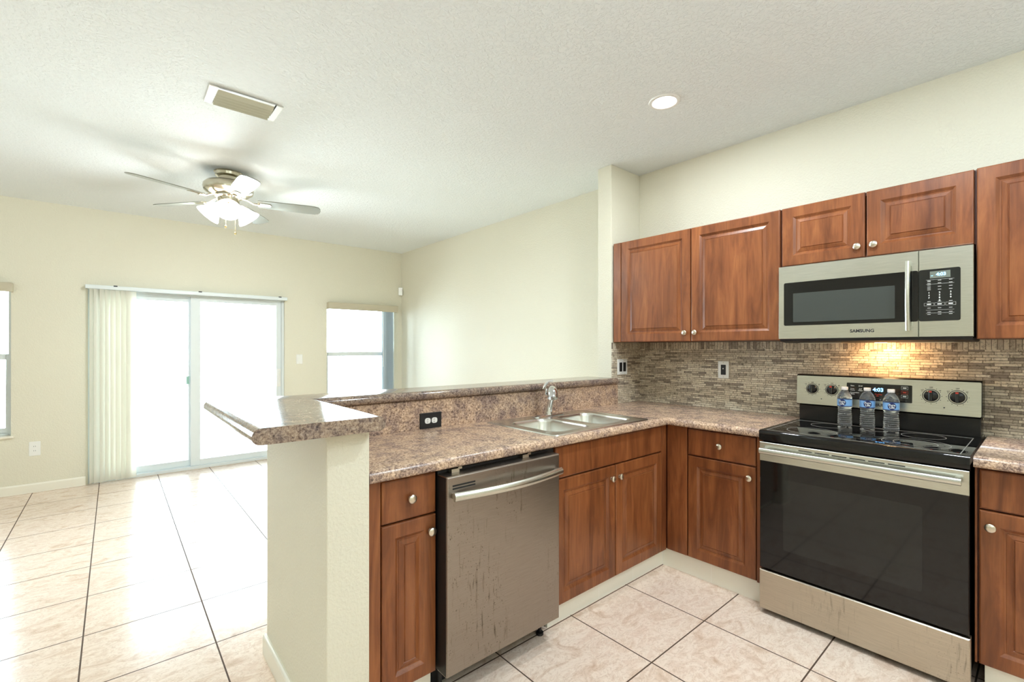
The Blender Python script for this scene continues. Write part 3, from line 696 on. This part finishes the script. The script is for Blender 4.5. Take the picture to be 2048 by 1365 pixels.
for k in range(17): t = k / 16; pth.append((MX - .022 - .016 * math.sin(PI * t), .421, 1.410 + (1.723 - 1.410) * t))
hd = MB().tube(pth, .0135, 14, flat=.75).build('handle', M['steel'], md, smooth=True)
for z in (1.42, 1.713): box('handle_post', MX - .024, MX + .001, .412, .430, z - .01, z + .01, M['steel'], md, bevel=.002)
words([('SAMSUNG', .597, 1.413, .021, .0007)], onx(MX - .0006)).build('logo', M['grey_ink'], md)
pb = plate('X', MX, .250, .3865, 1.450, 1.681, .008, 0, .0014).build('keypad', M['panel_black'], mp_)
lc = plate('X', MX - .0014, .282, .349, 1.640, 1.671, .001, 0, .0006).build('display', M['lcd'], mp_)
words([('4:03', .312, 1.656, .019, .0006), ('_', .342, 1.656, .012, .0004)], onx(MX - .0023)).build('clock_digits', M['led'], mp_)
it = []
cols = (.352, .317, .281)
for r_, row in enumerate((('1', '2', '3'), ('4', '5', '6'), ('7', '8', '9'), ('', '0', ''))):
    for c_, s_ in enumerate(row):
        if s_: it.append((s_, cols[c_], 1.576 - r_ * .0115, .0095, .0003))
m = words(it, onx(MX - .0016))
for z, w_ in ((1.630, 3), (1.626, 1), (1.618, 3), (1.611, 1), (1.603, 3), (1.597, 1), (1.590, 3), (1.537, 3), (1.508, 3), (1.490, 3), (1.480, 3)):
    for i, u in enumerate(cols):
        if w_ == 3 or i == 0: m.box(MX - .0017, MX - .0013, u - .0055, u + .0055, z - .0008, z + .0008)
for z in (1.634, 1.6145, 1.499, 1.4855): m.box(MX - .0017, MX - .0013, .270, .362, z - .0003, z + .0003)
for u in cols:
    for a, b, e, f in ((u - .0165, u + .0165, 1.518, 1.5186), (u - .0165, u + .0165, 1.5305, 1.531), (u - .0165, u - .016, 1.518, 1.531), (u + .016, u + .0165, 1.518, 1.531), (u - .007, u + .007, 1.5225, 1.527)): m.box(MX - .0017, MX - .0013, a, b, e, f)
m.build('key_lettering', M['white_ink'], mp_)
m = MB(); m.prism([(2.78, 1.366), (2.775, 1.379), (3.12, 1.379), (3.12, 1.370), (3.04, 1.358), (2.86, 1.358)], 'Y', U0 + .004, U1 - .004); vt = m.build('underside_vent', M['black_matte'], mw)
m = MB()
for y0_, y1_ in ((.28, .47), (.71, .90)): box('grease_filter', 2.87, 3.03, y0_, y1_, 1.3555, 1.359, M['nickel'], vt)
MB().lathe([(.026, 0), (.026, -.003), (0, -.004)], (2.985, .565, 1.3585), 'Z', 20).build('lamp_lens', glow('warm_lamp_lens', (255, 190, 120), 6), vt)
lamp('hood_lamp', 'AREA', (3.02, .562, 1.352), 1.6, (1, .58, .26), .05, (0, math.radians(-25), 0))

# ------------------------------------------------------------------ sink and faucet
s = thing('kitchen_sink', (1.96, 1.77, .914), 'double bowl stainless drop-in sink set in the countertop', 'sink')
SO = (1.563, 2.355, 1.507, 2.045); ZS = .9185
B1, B2 = (1.632, 1.930, 1.572, 1.945), (1.992, 2.298, 1.572, 1.945)
def sink_deck():
    m = MB(); bm = m.bm
    xs = sorted({SO[0], B1[0], B1[1], B2[0], B2[1], SO[1]})
    outer = rounded(*SO, .03, 6); n = len(outer)
    # rim: outside edge, raised roll, inner flat edge
    rs = []
    cx_, cy_ = (SO[0] + SO[1]) / 2, (SO[2] + SO[3]) / 2
    for i_, z in ((0, .9146), (.003, .9185), (.007, .9195), (.012, .9180), (.016, .9165)):
        rs.append([(a, b, z) for a, b in rounded(SO[0] + i_, SO[1] - i_, SO[2] + i_, SO[3] - i_, .03 - i_, 6)])
    m.loft(rs, True, False)
    # flat deck with two holes: fill between inner rim and the bowl outlines
    bm.verts.ensure_lookup_table(); 
    loops = [[Vector(p) for p in rs[-1]], [Vector((a, b, .9165)) for a, b in rounded(*B1, .07, 8)], [Vector((a, b, .9165)) for a, b in rounded(*B2, .07, 8)]]
    es = []
    for lp in loops:
        vs = [bm.verts.new(p) for p in lp]
        es += [bm.edges.new((vs[i], vs[(i + 1) % len(vs)])) for i in range(len(vs))]
    bmesh.ops.triangle_fill(bm, use_beauty=True, use_dissolve=False, edges=es)
    return m
sink_deck().build('deck', M['steel_sink'], s, smooth=True, angle=40)
for B in (B1, B2):
    m = MB(); rs = []
    for i_, z, rr in ((-.004, .9168, .074), (0, .9172, .07), (.004, .914, .068), (.008, .90, .066), (.016, .77, .06), (.03, .745, .05), (.05, .738, .035)):
        rs.append([(a, b, z) for a, b in rounded(B[0] + i_, B[1] - i_, B[2] + i_, B[3] - i_, rr, 8)])
    m.loft(rs, True, False); bm = m.bm; bm.faces.new([bm.verts.new(p) for p in rs[-1]])
    b_ = m.build('bowl', M['steel_sink'], s, smooth=True, angle=60)
    MB().lathe([(.045, 0), (.045, .003), (.036, .004), (.03, .001), (0, .001)], ((B[0] + B[1]) / 2, (B[2] + B[3]) / 2 + .02, .7385), 'Z', 24).build('drain', M['chrome'], b_, smooth=True)
f = thing('faucet', (2.0, 2.0, .918), 'chrome single lever faucet on the sink back deck', 'faucet')
fx, fy = 2.005, 1.99
m = MB(); m.loft([[(fx + (a - fx) * q, fy + (b - fy) * q, z) for a, b in rounded(fx - .125, fx + .125, fy - .027, fy + .027, .0265, 8)] for z, q in ((.9166, 1), (.921, 1), (.926, .9))]); m.build('base_plate', M['chrome'], f, smooth=True)
wv = Vector((-.72, -.69, 0)); rv = Vector((.69, -.72, 0)); zv = Vector((0, 0, 1)); f0 = Vector((fx, fy, 0))
fp = lambda a, b, z: f0 + rv * a + wv * b + zv * z        # a across, b along the spout
m = MB(); m.tube([fp(0, 0, .922), fp(0, 0, .94), fp(.004, .002, .965), fp(.010, .006, .995), fp(.017, .010, 1.02), fp(.022, .014, 1.045), fp(.024, .018, 1.062)], [.027, .025, .020, .0175, .0165, .0175, .014], 18); m.build('body', M['chrome'], f, smooth=True)
m = MB(); m.tube([fp(.020, .0, 1.058), fp(.022, .03, 1.074), fp(.024, .06, 1.080), fp(.026, .085, 1.074), fp(.027, .105, 1.058), fp(.027, .116, 1.036)], [.016, .021, .025, .029, .031, .030], 20); m.build('spout', M['chrome'], f, smooth=True)
m = MB(); m.tube([fp(.014, -.004, 1.03), fp(-.012, -.004, 1.05), fp(-.022, -.004, 1.082), fp(-.016, -.004, 1.108), fp(.004, -.004, 1.126), fp(.030, -.002, 1.132)], [.010, .017, .019, .016, .011, .005], 14, flat=.6); m.build('lever', M['chrome'], f, smooth=True)

# ------------------------------------------------------------------ water bottles
def bottle(x, y, rot, label):
    z0 = .9188; b = thing('water_bottle', (x, y, z0), label, 'bottle', 'water bottles on the cooktop')
    b.rotation_euler.z = 0
    prof = [(.001, .004), (.018, .003), (.026, .0), (.0305, .004), (.032, .010)]
    z = .012
    while z < .094:
        rw = .0322 - .0034 * math.exp(-((z - .074) / .016) ** 2)
        prof += [(rw, z), (rw + .0006, z + .003), (rw - .0012, z + .0055), (rw - .0028, z + .0072), (rw - .0014, z + .009)]; z += .0105
    prof += [(.0318, .099), (.0322, .103), (.0322, .146), (.0328, .148), (.0320, .153), (.0290, .163), (.0238, .174), (.0168, .183), (.0128, .189), (.0122, .197)]
    MB().lathe([(r_, h_) for r_, h_ in prof], (x, y, z0), 'Z', 40).build('bottle_body', M['bottle'], b, smooth=True, angle=60)
    MB().lathe([(.0140, .1905), (.0140, .192), (.0150, .1922), (.0150, .2050), (.0142, .206), (0, .2062)], (x, y, z0), 'Z', 28).build('cap', M['cap'], b, smooth=True)
    lb = MB().lathe([(.0325, .104), (.0328, .1042), (.0328, .1448), (.0325, .145)], (x, y, z0), 'Z', 40, caps=False).build('label', M['label_blue'], b, smooth=True)
    m = MB(); m.lathe([(.0330, .104), (.0330, .108)], (x, y, z0), 'Z', 40, caps=False); m.lathe([(.0330, .1415), (.0330, .145)], (x, y, z0), 'Z', 40, caps=False); m.build('label_band', M['navy'], lb, smooth=True)
    def wrap(rad):
        def fn(u, v, a, bb):
            an = rot + (u + a) / rad; return (x + rad * math.cos(an), y + rad * math.sin(an), z0 + v + bb)
        return fn
    m = MB(); w_ = wrap(.0331); n = 28
    for ring in range(6):
        pass
    rsx = [[w_(0, .1248, .0172 * q * math.cos(2 * PI * k / n), .0172 * q * math.sin(2 * PI * k / n)) for k in range(n)] for q in (1, .8, .6, .4, .2, .01)]
    m.loft(rsx, True, False); m.build('roundel', M['navy'], lb)
    for w__, v__ in (('Pure', .1300), ('Life', .1185)): words([(w__, 0, v__, .0145, .0004)], wrap(.0333)).build('lettering', M['white_ink'], lb)
for (x, y, lab) in ((2.925, .706, 'clear water bottle on the cooktop nearest the left burners, leftmost of the three'), (2.938, .612, 'clear water bottle standing between two other bottles on the cooktop'), (2.918, .512, 'clear water bottle on the cooktop nearest the right knobs, rightmost of the three')):
    bottle(x, y, math.atan2(-y, -x) + {.706: -.35, .612: .05, .512: .1}[y], lab)

# ------------------------------------------------------------------ ceiling: downlight, vent, fan
o = thing('downlight', (2.303, 1.387, ZC), 'round recessed ceiling light glowing above the sink corner', 'ceiling light')
MB().lathe([(.060, -.002), (.066, -.007), (.080, -.006), (.084, 0)], (2.303, 1.387, ZC), 'Z', 40, caps=False).build('trim_ring', M['white_plastic'], o, smooth=True)
MB().lathe([(.061, -.001), (.061, -.003), (.03, -.006), (0, -.007)], (2.303, 1.387, ZC), 'Z', 40).build('lens', M['bulb'], o, smooth=True)
o = thing('ceiling_vent', (.55, 2.918, ZC), 'rectangular white air vent with long louvres on the ceiling', 'vent')
vx0, vx1, vy0, vy1 = .372, .727, 2.813, 3.022
m = MB()
for a in ((vx0, vx0 + .040, vy0, vy1), (vx1 - .040, vx1, vy0, vy1), (vx0 + .04, vx1 - .04, vy0, vy0 + .022), (vx0 + .04, vx1 - .04, vy1 - .02, vy1)): m.box(*a, ZC - .009, ZC - .0005)
m.build('vent_frame', M['white_plastic'], o, bevel=.004)
box('duct', vx0 + .04, vx1 - .04, vy0 + .022, vy1 - .02, ZC - .003, ZC - .0006, plain('dark_duct', (70, 70, 62), .8), o)
for k in range(5):
    yy = vy0 + .032 + k * .033
    m = MB(); pr = []
    for q in range(7): a = math.radians(20 + 60 * q / 6); pr.append((yy + .034 * math.cos(a) - .010, ZC - .030 + .028 * math.sin(a)))
    pr2 = [(a, b - .0012) for a, b in reversed(pr)]
    m.prism(pr + pr2, 'X', vx0 + .042, vx1 - .042); m.build('louvre', plain('vent_louvre', (205, 206, 188), .4) if k == 0 else bpy.data.materials['vent_louvre'], o, smooth=True)
FXC, FYC = .678, 4.16
fan = thing('ceiling_fan', (FXC, FYC, ZC), 'five-blade brushed nickel ceiling fan with lit glass shades', 'ceiling fan')
MB().lathe([(.098, 0), (.100, -.006), (.094, -.011), (.090, -.03), (.078, -.038), (.07, -.040), (.07, -.08)], (FXC, FYC, ZC), 'Z', 40).build('canopy', M['fan_nickel'], fan, smooth=True)
MB().lathe([(.06, -.078), (.125, -.080), (.152, -.088), (.169, -.106), (.172, -.126), (.166, -.148), (.142, -.166), (.11, -.176), (.085, -.178)], (FXC, FYC, ZC), 'Z', 48).build('motor_housing', M['fan_nickel'], fan, smooth=True)
MB().lathe([(.08, -.177), (.092, -.179), (.092, -.192), (.074, -.200), (.072, -.238), (.066, -.248), (.03, -.255)], (FXC, FYC, ZC), 'Z', 40).build('switch_housing', M['fan_nickel'], fan, smooth=True)
ZB = 2.475
for k in range(5):
    a = math.radians(-87.5 + 72 * k); u = Vector((math.cos(a), math.sin(a), 0)); v = Vector((-math.sin(a), math.cos(a), 0)); pit = math.radians(12)
    vv = v * math.cos(pit) + Vector((0, 0, 1)) * math.sin(-pit) ; nn = u.cross(vv).normalized()
    o0 = Vector((FXC, FYC, ZB)); prof = []
    L0, L1 = .20, .66; ws = [(L0, .052), (L0 + .1, .060), (L1 - .12, .068), (L1 - .045, .066), (L1 - .018, .054), (L1 - .004, .03), (L1, .0)]
    edge = [(l, w) for l, w in ws] + [(l, -w) for l, w in reversed(ws[:-1])]
    m = MB(); m.loft([[o0 + u * l + vv * w + nn * t for l, w in edge] for t in (-.003, .003)])
    bl = m.build('blade', M['blade'], fan)
    m = MB(); m.loft([[o0 + u * l + vv * w + nn * t for l, w in ((.20, -.03), (.285, -.022), (.295, 0), (.285, .022), (.20, .03))] for t in (-.008, -.0032)])
    p0 = Vector((FXC, FYC, ZC - .187)) + u * .08; m.tube([p0, p0 + u * .045 + Vector((0, 0, -.012)), o0 + u * .17 + nn * -.006, o0 + u * .215 + nn * -.006], [.014, .013, .016, .02], 10, flat=.45)
    m.build('blade_iron', M['fan_nickel'], bl, smooth=True)
for k in range(3):
    a = math.radians(-100 + 120 * k); u = Vector((math.cos(a), math.sin(a), 0)); v = Vector((-u.y, u.x, 0)); c0 = Vector((FXC, FYC, ZC - .232))
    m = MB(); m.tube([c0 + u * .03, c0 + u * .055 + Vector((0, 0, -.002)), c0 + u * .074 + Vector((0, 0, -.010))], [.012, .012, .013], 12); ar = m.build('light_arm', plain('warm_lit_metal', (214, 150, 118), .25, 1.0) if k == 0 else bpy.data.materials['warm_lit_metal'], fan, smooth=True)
    w = (u * math.sin(math.radians(46)) - Vector((0, 0, 1)) * math.cos(math.radians(46))).normalized(); q = v.cross(w).normalized()
    og = c0 + u * .078 + Vector((0, 0, -.014))
    MB().lathe([(.004, -.004), (.022, -.002), (.03, .006), (.036, .02), (.046, .045), (.062, .075), (.082, .105), (.088, .118), (.085, .118), (.079, .105), (.058, .075), (.042, .045), (.03, .02), (.02, .008)], og, (v, q, w), 28, caps=False).build('glass_shade', M['shade'], ar, smooth=True)
    lamp('fan_lamp', 'AREA', tuple(og + w * .121), 9, (.86, .95, 1), .15, tuple((-w).to_track_quat('Z', 'Y').to_euler()))
lamp('fan_glow_lamp', 'POINT', (FXC, FYC, ZC - .375), 3, (.88, .96, 1), .05)
for dx, dy, zz in ((-.03, -.06, 2.268), (.035, -.055, 2.228)):
    m = MB(); m.tube([(FXC + dx, FYC + dy, ZC - .21), (FXC + dx, FYC + dy, zz)], .0012, 6); ch = m.build('pull_chain', M['brass'], fan)
    MB().lathe([(.001, .0), (.006, -.003), (.0085, -.012), (.006, -.021), (0, -.024)], (FXC + dx, FYC + dy, zz), 'Z', 14).build('chain_fob', M['brass'], ch, smooth=True)
